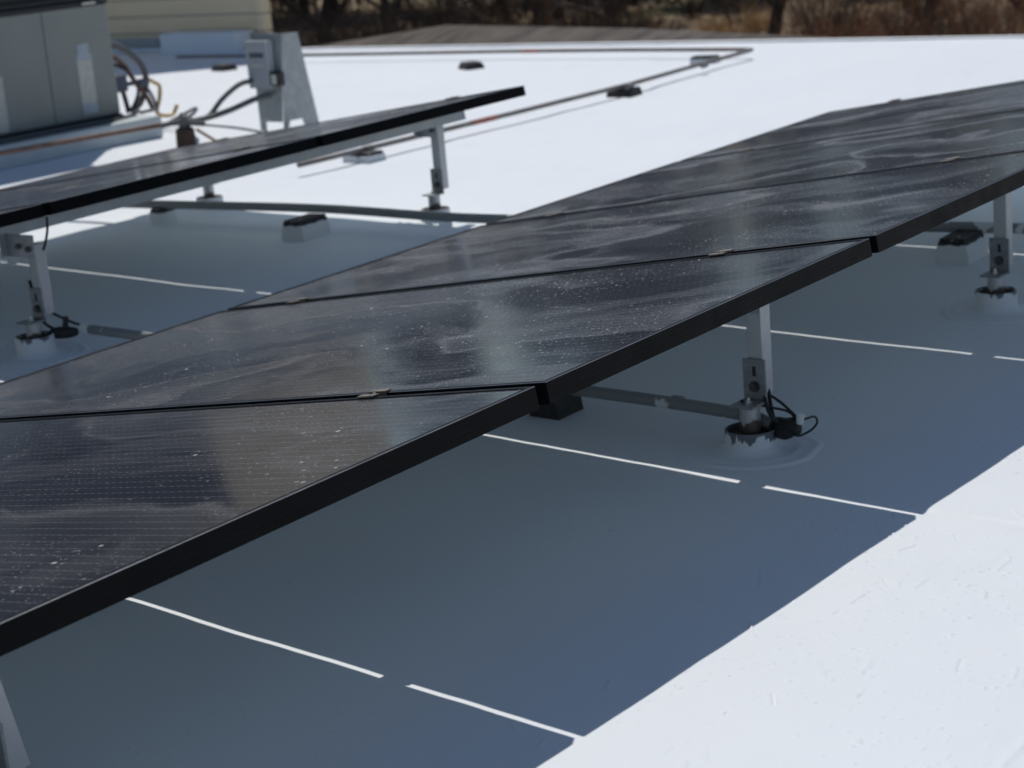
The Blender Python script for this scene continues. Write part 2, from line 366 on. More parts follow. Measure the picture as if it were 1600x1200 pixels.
# ------------------------------------------------------------------ solar panels
PW, PL, PT, PITCH, GX = 1.034, 1.8598, .035, 1.06, .0148
def frame_mesh():
    prof = [(0, -PT), (0, -.0235), (.00015, -.0228), (.00015, -.0215), (0, -.0208), (0, -.0135), (.00012, -.013), (.00012, -.012), (0, -.0115), (0, -.0011), (.0003, -.0003), (.0011, 0),
            (.0100, 0), (.0108, -.0005), (.0108, -.005), (.0018, -.005), (.0018, -.0335), (.028, -.0335), (.028, -PT)]
    vs = []; c = .0007
    for d, z in prof:
        a, b, A, B = d, d, PW - d, PL - d
        vs += [(a + c, b, z), (A - c, b, z), (A, b + c, z), (A, B - c, z), (A - c, B, z), (a + c, B, z), (a, B - c, z), (a, b + c, z)]
    n = len(prof); fs = [(i * 8 + k, i * 8 + (k + 1) % 8, ((i + 1) % n) * 8 + (k + 1) % 8, ((i + 1) % n) * 8 + k) for i in range(n) for k in range(8)]
    return MB().add(vs, fs)
def make_panel():
    root = empty('solar_panel')
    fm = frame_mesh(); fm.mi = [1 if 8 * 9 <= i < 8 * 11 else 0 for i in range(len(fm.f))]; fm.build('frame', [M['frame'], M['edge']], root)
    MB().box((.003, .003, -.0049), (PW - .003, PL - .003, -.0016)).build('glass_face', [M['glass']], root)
    MB().box((.003, .003, -.0062), (PW - .003, PL - .003, -.0052)).build('backsheet', [M['back']], root)
    MB().box((PW / 2 - .05, PL * .5, -.026), (PW / 2 + .05, PL * .5 + .09, -.0064), .003).build('junction_box', [M['cable']], root)
    return root
def row_matrix(x, y, h, tilt, s=0, up=0):
    X = Vector((1, 0, GX)).normalized(); S = Vector((0, math.cos(tilt), -math.sin(tilt))); Nn = X.cross(S).normalized(); S = Nn.cross(X)
    o = Vector((x, y, h + GX * x)) + S * s + Nn * up
    return Matrix(((X.x, S.x, Nn.x, o.x), (X.y, S.y, Nn.y, o.y), (X.z, S.z, Nn.z, o.z), (0, 0, 0, 1)))
T1, H1 = .1511, .4495
T2, H2, Y2, X2 = .13816, .43441, 2.4138, 1.00615
panel = make_panel(); used = False
r1lab = {-3: 'black solar panel at the far left end of the near row, closest to the viewer', -2: 'black panel of the near row, above the tilted leg at lower left',
         -1: 'dusty panel filling the lower left of the photo, before the first gap',
         0: 'dusty panel mid near row, its front corner above the black pipe block', 1: 'dusty near row panel with its front corner just left of the rusty collared post',
         2: 'second panel from the far right end of the near row, above the rusty footed post', 3: 'solar panel at the far right end of the near row, with a free end edge'}
def add_panel(x, y, h, tlt, lab, grp):
    global used
    p = panel if not used else copy_tree(panel); used = True
    p.matrix_world = row_matrix(x, y, h, tlt)
    tag(p, lab, 'solar panel', grp); return p
for k in range(-3, 4): add_panel(k * PITCH + (PITCH - PW) / 2, 0, H1 + random.uniform(-.0008, .0008), T1, r1lab[k], 'solar panels of the near row')
r2lab = {-2: 'far row panel cut by the left picture edge, over the bolted bracket', -1: 'black solar panel of the far row above the hanging cable', 0: 'second panel from the free right end of the far row', 1: 'panel at the free right end of the far row, pointing into the white roof'}
for k in range(-2, 2): add_panel(X2 + k * PITCH + (PITCH - PW) / 2, Y2, H2, T2, r2lab[k], 'solar panels of the far row')

S1, S2 = .3457, 1.5871
def rail(x0, x1, y, h, tl, s, lab, grp):
    L = x1 - x0; mb = MB(); w, H = .018, .048
    # slotted extrusion
    pr = [(-w, -H), (w, -H), (w, 0), (.006, 0), (.006, -.004), (.012, -.004), (.012, -.014), (-.012, -.014), (-.012, -.004), (-.006, -.004), (-.006, 0), (-w, 0)]
    n = len(pr); vs = [(0, a, b) for a, b in pr] + [(L, a, b) for a, b in pr]
    fs = [(i, (i + 1) % n, n + (i + 1) % n, n + i) for i in range(n)] + [tuple(range(n)), tuple(range(n, 2 * n))[::-1]]
    o = mb.add(vs, fs).build('mounting_rail', M['alu']); o.matrix_world = row_matrix(x0, y, h, tl, s, -PT - .0012)
    tag(o, lab, 'mounting rail', grp)
rail(-3.25, 4.29, 0, H1, T1, S1, 'aluminium rail running under the high front side of the near row', 'rails')
rail(-3.25, 4.29, 0, H1, T1, S2, 'aluminium rail running under the low back side of the near row', 'rails')
rail(-1.2, 3.155, Y2, H2, T2, S1, 'aluminium rail seen below the black frame of the far row, at its high side', 'rails')
rail(-1.2, 3.155, Y2, H2, T2, S2, 'aluminium rail under the low back side of the far row', 'rails')

def make_clamp():
    root = empty('panel_clamp')
    g = (PITCH - PW) / 2; mb = MB(); l = .018; th = .0028
    # two lips on the frames, a channel dipping into the gap
    for sgn in (-1, 1):
        mb.box((min(sgn * (g - .003), sgn * (g + .009)), -l, .0006), (max(sgn * (g - .003), sgn * (g + .009)), l, .0006 + th), .0005)
        mb.box((min(sgn * (g - .003), sgn * (g - .0055)), -l, -.012), (max(sgn * (g - .003), sgn * (g - .0055)), l, .0004 + th), .0004)
    mb.box((-(g - .0056), -l, -.0145), (g - .0056, l, -.0117), .0004)
    mb.build('channel', M['clamp'], root)
    b = MB(); b.tube([(0, 0, -.0116), (0, 0, -.004)], .0058, 6); b.tube([(0, 0, -.0039), (0, 0, .003)], .003, 8); b.build('bolt', M['bolt'], root)
    return root
clamp = make_clamp(); cu = False
def add_clamp(x, y, h, tl, s, lab, grp):
    global cu
    c = clamp if not cu else copy_tree(clamp); cu = True
    c.matrix_world = row_matrix(x, y, h, tl, s); tag(c, lab, 'clamp', grp)
nth = {-2: 'leftmost', -1: 'second from the left', 0: 'nearest gap in view', 1: 'gap above the cabled post', 2: 'second last gap before the end', 3: 'last gap before the end', 4: 'at the free right end'}
for k in range(-2, 5):
    add_clamp(k * PITCH, 0, H1, T1, S1, 'bronze clamp on near row high side, ' + nth[k], 'clamps on the near row')
    add_clamp(k * PITCH, 0, H1, T1, S2, 'bronze clamp on near row low side, ' + nth[k], 'clamps on the near row')
nt2 = {-1: 'at the left picture edge', 0: 'in the gap above the hanging cable', 1: 'in the last gap before the end', 2: 'at the free end'}
for k in range(-1, 3):
    add_clamp(X2 + k * PITCH, Y2, H2, T2, S1, 'small clamp on far row high side, ' + nt2[k], 'clamps on the far row')
    add_clamp(X2 + k * PITCH, Y2, H2, T2, S2, 'small clamp on far row low side, ' + nt2[k], 'clamps on the far row')

# ------------------------------------------------------------------ posts
def make_post(x, y, rail_z, tl, lab, grp, lean=(0, 0), collar_h=.046, reach=0, paint='collar_white'):
    """origin = centre of the riser pipe on the deck; the tube stands to its +x side"""
    root = empty('support_post', (x, y, rz(x, y) - .001)); tag(root, lab, 'support post', grp)
    # flashing collar: an open cup with a flared skirt
    mb = MB(); mb.lathe([(.15, -.001), (.125, .0035), (.115, .002), (.085, .004), (.062, .006), (.0545, .010), (.0535, collar_h - .003), (.052, collar_h), (.049, collar_h), (.048, collar_h - .008)], n=48, jit=.03)
    skirt = MB(); skirt.lathe([(.150, -.0015), (.140, .0035), (.133, .0058), (.126, .0028), (.108, .0035), (.100, .0062), (.092, .0035), (.070, .0055), (.060, .0085), (.0525, .016)], n=56, jit=.05)
    skirt.build('sealant_skirt', M['roof'], root, smooth=True)
    cb = MB(); cb.lathe([(.0532, .004), (.0542, .012), (.0538, collar_h - .002), (.0525, collar_h), (.0495, collar_h), (.0488, collar_h - .006)], n=44, jit=.02)
    cb.build('collar', M[paint], root, autosmooth=True)
    ib = MB(); ib.lathe([(.0488, collar_h - .007), (.03, collar_h - .009), (.0, collar_h - .008)], n=40, jit=.02)
    ib.build('rusty_filler', M['rust'], root, smooth=True)
    rp = MB(); pz = .094
    rp.lathe([(.0225, .02), (.0215, pz - .004), (.0235, pz - .003), (.0235, pz), (0, pz)], n=28)
    rp.build('riser_pipe', M['riser'], root, autosmooth=True)
    # L-shaped foot bracket
    br = MB(); bx0 = .030
    br.box((-.034, -.027, pz + .001), (bx0, .029, pz + .006), .0012)
    br.box((bx0 - .005, -.026, pz + .0065), (bx0, .028, pz + .092), .0012)
    b = br.build('angle_bracket', M['steel'], root)
    bo = MB(); bo.tube([(-.004, 0, pz + .006), (-.004, 0, pz + .012)], .0085, 6); bo.tube([(-.004, 0, pz + .012), (-.004, 0, pz + .019)], .004, 10)
    bo.build('bolt', M['bolt'], b)
    b2 = MB(); b2.tube([(bx0 - .005, .001, pz + .034), (bx0 - .0065, .001, pz + .034)], .0125, 20); b2.tube([(bx0 - .0065, .001, pz + .034), (bx0 - .014, .001, pz + .034)], .0092, 6); b2.build('side_bolt', M['boltd'], b)
    sl = MB(); sl.box((bx0 - .0056, -.004, pz + .056), (bx0 - .0051, .0045, pz + .077), 0); sl.build('slot', M['grille'], b)
    # square tube
    tb = MB(); w = .037; x0 = bx0 + .0015; zt = rail_z - .008; z0 = pz + .016; lx, ly = lean
    vs = []
    for z in (z0, zt):
        k = (z - z0)
        for (u, v) in ((0, -w / 2), (w, -w / 2), (w, w / 2), (0, w / 2)):
            for e in (1, -1):
                cx, cy = x0 + w / 2, 0; du, dv = (u - w / 2), v; q = .0022
                pu, pv = (du, dv)
                if e == 1: pu = du - math.copysign(q, du) if (u, v) in ((0, -w / 2), (w, w / 2)) else du; pv = dv - math.copysign(q, dv) if (u, v) in ((w, -w / 2), (0, w / 2)) else dv
                else: pu = du - math.copysign(q, du) if (u, v) in ((w, -w / 2), (0, w / 2)) else du; pv = dv - math.copysign(q, dv) if (u, v) in ((0, -w / 2), (w, w / 2)) else dv
                vs.append((cx + pu + lx * k, cy + pv + ly * k, z))
    def order(base):
        c0 = sum((Vector(vs[base + i]) for i in range(8)), Vector()) / 8
        return sorted(range(base, base + 8), key=lambda i: math.atan2(vs[i][1] - c0.y, vs[i][0] - c0.x))
    a, bq = order(0), order(8)
    tb.add(vs, [(a[i], a[(i + 1) % 8], bq[(i + 1) % 8], bq[i]) for i in range(8)] + [tuple(bq)])
    tb.build('square_tube', M['tube'], root)
    # head bracket gripping the rail
    hx = x0 + w / 2 + lx * (zt - z0); hy = ly * (zt - z0)
    xl = hx - w / 2; ya, yb = hy - w / 2 - .002, hy + max(.07, min(.10, reach + .05))
    hd = MB(); hd.box((xl - .0055, ya, zt - .038), (xl - .0008, yb, zt + .028), .001)
    hd.box((xl - .030, yb - .005, zt - .038), (xl - .006, yb - .0003, zt + .028), .001)
    h = hd.build('head_bracket', M['alu'], root)
    for dy, dz in ((.004, -.012), (.045, -.006)):
        hb = MB(); hb.tube([(xl - .0056, hy + dy, zt + dz), (xl - .013, hy + dy, zt + dz)], .0085, 6); hb.build('bolt', M['boltd'], h)
    return root
def rail_bottom(x, y0, h, tl, s): return h + GX * x - s * math.sin(tl) - PT - .05
def post_at(x, row, s, lab, lean=(0, 0), yo=0, **k):
    y0, h, tl = (0, H1, T1) if row == 1 else (Y2, H2, T2)
    y = y0 + s * math.cos(tl) - .0 + yo
    return make_post(x, y, reach=max(0, -yo), rail_z=rail_bottom(x, y0, h, tl, s), tl=tl, lab=lab, grp='posts under the ' + ('near row' if row == 1 else 'far row'), lean=lean, **k)
post_at(1.065, 1, S1, 'near row post with drooping black cables and a peeling white collar', yo=-.045, paint='collar')
post_at(2.345, 1, S1, 'post with dark topped white collar at the right picture edge', yo=-.012, collar_h=.056)
post_at(-.86, 1, S1, 'tilted aluminium post cut by the lower left corner of the picture', lean=(-.19, 0), yo=-.045)
post_at(1.045, 2, S1, 'post of the far row at the left picture edge, under the bolted bracket', yo=-.155, collar_h=.058)
post_at(3.02, 2, S1, 'post under the free right end of the far row, standing before bright white roof', yo=.04)
post_at(3.02, 2, S2, 'short back post of the far row, its foot between the two grey conduit blocks')
post_at(1.1, 2, S2, 'short back post at the low side of the far row, left part')
post_at(-.84, 1, S2, 'short back post hidden under the low left part of the near row')
post_at(1.08, 1, S2, 'short back post hidden under the low middle of the near row')
post_at(3.05, 1, S2, 'short back post hidden under the low right part of the near row')
post_at(3.6, 1, S1, 'front post under the near row beyond the right picture edge')

# ------------------------------------------------------------------ conduits, supports and cables
def pipe(name, pts, r, mat, lab, cat, grp=None, n=14, kind=None):
    o = MB().tube(pts, r, n).build(name, mat, autosmooth=True); tag(o, lab, cat, grp); return o
CZ = .062
c1 = pipe('conduit', curve_pts([(1.095, .262, CZ - .012), (1.105, .36, CZ), (1.118, .75, CZ + .004), (1.13, 1.5, CZ), (1.14, 2.1, CZ), (1.148, 2.50, CZ)], 6), .0135, M['conduit'], 'grey conduit with white paint patches from the black block to the cabled post', 'conduit', 'conduits')
for yy in (.52, .34): MB().tube([(1.118 if yy > .4 else 1.105, yy, CZ + .003), (1.117 if yy > .4 else 1.104, yy - .022, CZ + .003)], .0158, 16).build('coupling', M['conduit'], c1, autosmooth=True)
CB = [(3.10, .1, 0.068), (3.015, .53, 0.078), (2.955, .81, 0.082), (2.84, 1.7, 0.081), (2.75, 2.42, 0.078), (2.765, 3.14, 0.080), (2.70, 4.08, 0.073), (2.66, 5.1, 0.058)]
c2 = pipe('conduit', curve_pts(CB, 6), .0165, M['conduit'], 'long grey conduit crossing the roof behind both rows of panels, on low blocks', 'conduit', 'conduits')
def block(x, y, rot, h, lab, grp, L=.2, W=.09, mat=None, name='pipe_support'):
    root = empty(name, (x, y, rz(x, y) - .002), (0, 0, rot)); tag(root, lab, 'pipe support', grp)
    mb = MB(); hw = W / 2
    sec = [(-hw * 1.12, 0), (hw * 1.12, 0), (hw, h * .55), (hw * .82, h - .006), (-hw * .82, h - .006), (-hw, h * .55)]
    vs = [(-L / 2, a, b) for a, b in sec] + [(L / 2, a, b) for a, b in sec]
    mb.add(vs, [tuple(range(6))[::-1], tuple(range(6, 12))] + [(i, (i + 1) % 6, 6 + (i + 1) % 6, 6 + i) for i in range(6)])
    mb.build('base_block', mat or M['block'], root)
    p = MB(); p.box((-L / 2 + .002, -hw * .80, h - .0058), (L / 2 - .002, hw * .80, h + .002), .002); tp = p.build('top_pad', M['pad'] if mat is None else M['rubber'], root)
    for q in (-.04, .04): MB().tube([(q, 0, h - .003), (q, 0, h + .006)], .004, 8).build('strap_bolt', M['boltd'], tp)
    return root
block(1.125, .845, 0, CZ - .012, 'black rubber pipe block half hidden behind the front corner of the near row', 'blocks under the conduits', .095, .075, M['rubber'])
block(2.89, .68, R(4), .074, 'black topped block with white painted sides beside the right hand post', 'blocks under the conduits', .15, .095)
block(2.645, 3.09, R(4), .072, 'white sided block with dark top under the conduit below the far row end', 'blocks under the conduits', .15, .095)
block(2.72, 3.93, R(4), .062, 'small block beside the short back post of the far row', 'blocks under the conduits', .08, .07)

def cable(name, pts, r, lab, mat=None, grp=None, parent=None, n=8):
    o = MB().tube(curve_pts(pts, 7), r, n).build(name, mat or M['cable'], parent, smooth=True)
    if parent is None: tag(o, lab, 'cable', grp)
    return o
cb = cable('panel_cable', [(1.125, .318, .19), (1.118, .285, .125), (1.10, .268, .095), (1.088, .255, .07), (1.093, .245, .055)], .0042, 'bundle of black cables drooping from the near post into the conduit end')
cable('strand', [(1.118, .325, .18), (1.108, .29, .13), (1.085, .27, .10), (1.072, .25, .075), (1.085, .235, .055)], .0042, '', parent=cb)
cable('strand', [(1.06, .315, .105), (1.07, .285, .098), (1.085, .255, .09), (1.10, .225, .08), (1.10, .205, .06)], .0028, '', parent=cb)
cable('strand', [(1.11, .30, .12), (1.112, .26, .10), (1.105, .23, .085), (1.095, .205, .072), (1.09, .195, .058)], .003, '', parent=cb)
cable('loop', [(1.085, .20, .066), (1.10, .185, .070), (1.125, .180, .068), (1.138, .182, .052), (1.128, .190, .038), (1.105, .205, .03), (1.09, .215, .035)], .0024, '', parent=cb)
pg = MB(); pg.tube([(1.098, .262, .052), (1.096, .255, .052), (1.092, .238, .05), (1.088, .215, .05), (1.084, .198, .05), (1.083, .192, .05)], [.009, .016, .019, .018, .015, .008], 14)
pg.build('cable_plug', M['cable'], cb, smooth=True)
MB().tube([(1.080, .250, .043), (1.076, .236, .040), (1.074, .220, .040), (1.076, .206, .042)], [.007, .012, .012, .008], 10).build('connector', M['cable'], cb, smooth=True)
MB().tube([(1.10, .232, .060), (1.096, .212, .062), (1.093, .200, .060)], [.007, .010, .006], 10).build('connector', M['cable'], cb, smooth=True)
MB().tube([(1.079, .188, .066), (1.076, .184, .088)], [.0075, .0085], 12).build('white_cap', M['white'], cb, autosmooth=True)
cb2 = cable('panel_cable', [(1.10, 2.66, .20), (1.085, 2.62, .13), (1.082, 2.60, .09), (1.10, 2.57, .065), (1.125, 2.54, .058)], .0048, 'black cables looping from the far row left post to its conduit end')
cable('strand', [(1.10, 2.64, .15), (1.115, 2.60, .11), (1.14, 2.55, .08), (1.15, 2.50, .068)], .004, '', parent=cb2)
pg = MB(); pg.tube([(1.09, 2.595, .055), (1.095, 2.585, .055), (1.105, 2.57, .055), (1.122, 2.545, .055), (1.132, 2.53, .055), (1.136, 2.522, .055)], [.007, .014, .018, .017, .013, .007], 14); pg.tube([(1.118, 2.555, .065), (1.122, 2.55, .10)], [.009, .007], 10); pg.build('cable_plug', M['cable'], cb2, autosmooth=True)
MB().tube([(1.1485, 2.515, CZ), (1.1478, 2.482, CZ)], .0165, 14).build('end_fitting', M['white'], cb2, autosmooth=True)
cable('hanging_lead', [(1.03, 2.45, .405), (1.026, 2.45, .37), (1.012, 2.45, .335), (1.004, 2.452, .318)], .0035, 'thin black lead hanging below the joint of the far row')
pipe_pts = [(3.72, 4.163, .055), (4.0, 4.165, .055), (5.27, 4.18, .056), (6.35, 4.22, .055), (7.3, 4.33, .055), (7.86, 4.385, .055), (7.935, 4.40, .055), (7.96, 4.47, .055), (8.03, 5.4, .055), (8.05, 6.35, .055), (8.0, 8.1, .055), (7.98, 9.6, .055)]
gp = pipe('gas_pipe', pipe_pts, .0125, M['gaspipe'], 'long thin pipe running back over the white roof and turning left at its far corner', 'pipe')
for a, b in (((4.93, 4.1755, .0559), (5.13, 4.1785, .0559)), ((8.045, 6.1, .055), (8.046, 6.25, .055))): MB().tube([a, b], .0134, 12).build('red_coupling', M['red'], gp, autosmooth=True)
for x in (4.15, 6.25, 7.15): MB().tube([(x, 4.166 + max(0, x - 6.3) * .11, .055), (x + .05, 4.168 + max(0, x - 6.3) * .11, .055)], .0155, 12).build('coupling', M['gaspipe'], gp, autosmooth=True)
for i, (x, y, rot, lab) in enumerate([(4.15, 4.17, R(90), 'dark pipe block with snowy white side under the far row, on the thin pipe'), (6.30, 4.22, R(95), 'dark pipe block halfway along the thin pipe on the white roof'),
        (7.75, 4.62, R(100), 'pipe block near the corner where the thin pipe turns'), (7.55, 6.30, R(60), 'lone dark pipe block on white roof behind the free end of the far row'), (7.55, 8.63, R(80), 'dark pipe block near the shaded wall, beside the grey switch box')]):
    block(x, y, rot, .044, lab, 'blocks under the thin pipe', .15, .12, M['rubber'] if i in (1, 3, 4) else None)

# ------------------------------------------------------------------ switch box on its galvanised stand
st = empty('switch_stand', (4.79, 5.475, 0)); tag(st, 'galvanised sheet metal stand with a trapezoid side carrying the grey switch box', 'equipment stand')
mb = MB()
mb.add([(0, 0, .07), (0, -.165, .07), (0, -.225, .52), (0, 0, .53), (.003, 0, .07), (.003, -.165, .07), (.003, -.225, .52), (.003, 0, .53)], [(0, 1, 2, 3), (4, 5, 6, 7), (0, 1, 5, 4), (1, 2, 6, 5), (2, 3, 7, 6), (3, 0, 4, 7)])
mb.box((0, -.045, 0), (.003, 0, .069)); mb.build('front_plate', M['galv'], st)
mb = MB(); v = [(.004, 0.), (.004, .52), (.12, .515), (.275, 0.), (.17, 0.), (.14, .07), (.05, .07), (.03, 0.)]
n = len(v); mb.add([(a, -.160 - .06 * b / .52, b) for a, b in v] + [(a, -.163 - .06 * b / .52, b) for a, b in v], [tuple(range(n)), tuple(range(n, 2 * n))[::-1]] + [(i, (i + 1) % n, n + (i + 1) % n, n + i) for i in range(n)])
mb.box((-.02, -.02, 0), (.23, .02, .004)); mb.build('side_plate', M['galv'], st)
sb = empty('switch_box', (4.785, 5.47, .25)); tag(sb, 'light grey electrical switch box mounted on the galvanised stand', 'switch box')
mb = MB(); mb.box((-.05, -.155, 0), (0, -.005, .235), .003); mb.box((-.054, -.158, .195), (0, -.002, .24), .003); mb.build('enclosure', M['elec'], sb)
mb = MB(); mb.box((-.0512, -.13, .155), (-.0505, -.03, .180)); mb.build('label_plate', M['ink'], sb)
mb = MB(); mb.box((-.0512, -.13, .112), (-.0505, -.03, .12)); mb.build('printed_strip', M['sticker'], sb)
ob = empty('outlet_box', (4.785, 5.29, .26)); tag(ob, 'small dark outlet box with pale socket beside the grey switch box', 'outlet')
MB().box((-.045, -.035, 0), (0, .03, .07), .004).build('housing', M['cable'], ob)
MB().box((-.050, -.022, .010), (-.0452, .012, .06), .002).build('socket', M['sticker'], ob)
cable('flexible_conduit', [(4.745, 5.44, .29), (4.66, 5.46, .28), (4.56, 5.49, .22), (4.48, 5.51, .15), (4.40, 5.52, .13), (4.33, 5.52, .14)], .014, 'upper grey flexible conduit curving left from the switch box', M['flex'], 'flexible conduits')
cable('flexible_conduit', [(4.775, 5.36, .215), (4.70, 5.40, .20), (4.57, 5.46, .16), (4.45, 5.50, .14), (4.33, 5.52, .135)], .015, 'lower grey flexible conduit sweeping left from the small outlet box', M['flex'], 'flexible conduits')
jp = empty('pipe_riser', (4.30, 5.51, 0)); tag(jp, 'dark rusty pipe riser with fittings between cooling unit and switch box', 'pipe riser')
mb = MB(); mb.lathe([(.052, 0), (.05, .035), (.047, .105), (.036, .112), (0, .112)], n=20); mb.build('sleeve', M['rust'], jp, autosmooth=True)
mb = MB(); mb.box((-.022, -.018, .112), (.03, .02, .155), .006); mb.tube([(-.05, .02, .14), (.05, -.01, .145)], .013, 10); mb.tube([(.0, 0, .15), (.005, .01, .185)], .013, 8); mb.tube([(-.11, .05, .135), (-.03, .0, .15), (.04, -.03, .13), (.09, -.05, .12)], .014, 10); mb.tube([(-.02, .01, .13), (.0, -.01, .16), (.02, .01, .175)], [.018, .022, .012], 10); mb.build('fitting', M['flex'], jp, autosmooth=True)

# ------------------------------------------------------------------ cooling unit
hv = empty('cooling_unit', (4.58, 6.31, .12)); tag(hv, 'large grey green rooftop cooling unit with dark louvred top and paper stickers', 'air conditioner')
mb = MB(); mb.box((-1.35, 0, .02), (0, .80, .60), .008); mb.build('cabinet', M['cabinet'], hv)
mb = MB(); mb.box((-1.36, -.008, 0), (.008, .81, .018), .003); mb.box((-1.355, -.006, .601), (.006, .806, .625), .004); mb.build('base_rail', M['grille'], hv)
mb = MB()
for i in range(20): mb.box((-1.34, .006, .632 + i * .042), (-.01, .79, .632 + i * .042 + .02), .003)
mb.box((-1.32, .03, .626), (-.03, .77, 1.47)); mb.build('louvre_band', M['grille'], hv)
mb = MB(); mb.box((-1.36, -.01, 1.475), (.01, .81, 1.51), .01); mb.build('lid', M['cabinet'], hv)
for xx in (-.4385, -.88): MB().box((xx, -.0012, .025), (xx + .004, -.0002, .595)).build('panel_seam', M['grille'], hv)
mb = MB(); mb.box((-.250, -.0022, .045), (-.150, -.0010, .325)); mb.build('sticker', M['sticker'], hv)
for q in [((-.252, -.0024, .326), (-.148, -.0010, .350)), ((-.236, -.0022, .3505), (-.160, -.0010, .41)), ((-.250, -.0034, .046), (-.150, -.0024, .10))]: MB().box(*q).build('faded_sticker', M['stickert'], hv)
mb = MB(); mb.box((-.80, -.0022, .03), (-.735, -.0010, .31)); mb.build('sticker', M['sticker'], hv)
mb = MB(); mb.box((-.17, -.012, .606), (-.08, -.007, .619), .001); mb.build('clip', M['bolt'], hv)
ft = MB(); ft.box((2.95, 6.08, 0), (4.66, 7.22, .118), .012)
tag(ft.build('equipment_curb', M['curb']), 'low grey white curb under the grey green cooling unit', 'equipment curb')
cable('cooling_hose', [(4.60, 6.42, .50), (4.68, 6.41, .49), (4.78, 6.40, .43), (4.85, 6.40, .35), (4.86, 6.40, .26), (4.80, 6.40, .16), (4.73, 6.40, .125)], .017, 'outermost dark hose looping out of the cooling unit', M['flex'], 'hoses of the cooling unit')
cable('cooling_hose', [(4.60, 6.44, .42), (4.67, 6.43, .43), (4.74, 6.42, .37), (4.77, 6.40, .30), (4.83, 6.38, .20), (4.85, 6.36, .125)], .014, 'inner dark hose looping out of the cooling unit', M['copper'], 'hoses of the cooling unit')
cable('cooling_hose', [(4.60, 6.44, .30), (4.66, 6.43, .30), (4.70, 6.42, .25), (4.71, 6.41, .18), (4.71, 6.40, .125)], .014, 'short dark hose dropping straight beside the cooling unit', M['cable'], 'hoses of the cooling unit')
mb = MB(); mb.box((4.60, 6.36, .24), (4.70, 6.44, .33), .01); mb.box((4.699, 6.385, .262), (4.80, 6.415, .285), .004); mb.box((4.79, 6.37, .25), (4.86, 6.42, .29), .008)
tag(mb.build('valve_box', M['ink'], autosmooth=True), 'dark blue valve block at the right side of the cooling unit', 'valve')
cable('gas_line', [(4.87, 6.38, .28), (4.90, 6.38, .26), (4.935, 6.38, .235), (4.925, 6.38, .17), (4.885, 6.37, .10), (4.92, 6.36, .075), (4.98, 6.35, .075), (5.02, 6.35, .12)], .011, 'thin yellow gas line bent down beside the cooling unit', M['yellow'])
pipe('refrigerant_pipe', [(2.4, 5.70, .14), (3.40, 5.715, .135), (4.27, 5.60, .135), (4.31, 5.53, .135)], .012, M['copper'], 'rusty brown pipe running along the front of the low curb to the riser', 'pipe')
pipe('drain_pipe', curve_pts([(4.38, 5.50, .12), (4.46, 5.30, .09), (4.42, 5.05, .07), (4.24, 4.75, .06), (4.0, 4.6, .055)], 5), .008, M['galv'], 'thin grey pipe leaving the riser towards the far row of panels', 'pipe')
pipe('drain_pipe', [(4.32, 5.44, .10), (4.05, 4.95, .06), (3.85, 4.72, .055)], .008, M['copper'], 'thin reddish pipe leaving the riser behind the far row of panels', 'pipe')
cable('power_cable', [(4.70, 6.30, .13), (4.58, 6.22, .13), (4.35, 6.14, .13), (4.10, 6.13, .13), (3.6, 6.12, .13)], .008, 'dark cable lying on the low curb before the cooling unit')
cable('power_cable', [(4.86, 6.33, .02), (4.85, 6.1, .10), (4.7, 5.85, .15), (4.5, 5.65, .155), (4.33, 5.53, .15)], .009, 'dark cable hanging from the cooling unit hoses to the riser')

cable('cooling_hose', [(4.70, 6.40, .125), (4.76, 6.40, .16), (4.80, 6.40, .24), (4.76, 6.41, .33), (4.69, 6.43, .38), (4.60, 6.44, .38)], .010, 'thin crossing hose looping back to the cooling unit', M['cable'], 'hoses of the cooling unit')
cable('cooling_hose', [(4.82, 6.38, .27), (4.86, 6.37, .20), (4.88, 6.36, .12), (4.80, 6.30, .125), (4.66, 6.24, .13)], .010, 'thin hose curling down onto the low curb', M['flex'], 'hoses of the cooling unit')
# ------------------------------------------------------------------ neighbouring house, walls
hw = empty('neighbour_house', (8.96, 9.6, 0)); tag(hw, 'beige sided house wall rising at the back left of the white roof', 'house')
mb = MB(); W_ = [(9.6, GZ), (9.6, 2.2), (10.7, 3.5), (16, 3.5), (16, GZ)]
n = 5; vs = [(0, y - 9.6, z) for y, z in W_] + [(3.4, y - 9.6 + 5.4, z) for y, z in W_]
mb.add(vs, [tuple(range(5)), tuple(range(5, 10))[::-1]] + [(i, (i + 1) % 5, 5 + (i + 1) % 5, 5 + i) for i in range(5)]); mb.build('wall', M['siding'], hw)
mb = MB(); mb.box((-.03, -.03, .0), (.06, .05, 2.25), .004); mb.build('corner_board', M['siding'], hw)
mb = MB(); mb.box((-.06, 1.25, -.01), (.0, 1.95, .11), .004)
for i in range(5): mb.box((-.075, 1.27, .005 + i * .021), (-.055, 1.93, .015 + i * .021))
mb.build('wall_vent', M['elec'], hw)
mb = MB(); mb.box((8.72, 9.72, -.02), (8.955, 10.62, .165), .02); mb.box((8.86, 10.62, -.02), (8.955, 14, .03), .01)
tag(mb.build('roof_upstand', M['roof'], autosmooth=True), 'low white coated upstand in the shade at the foot of the beige wall', 'roof upstand')

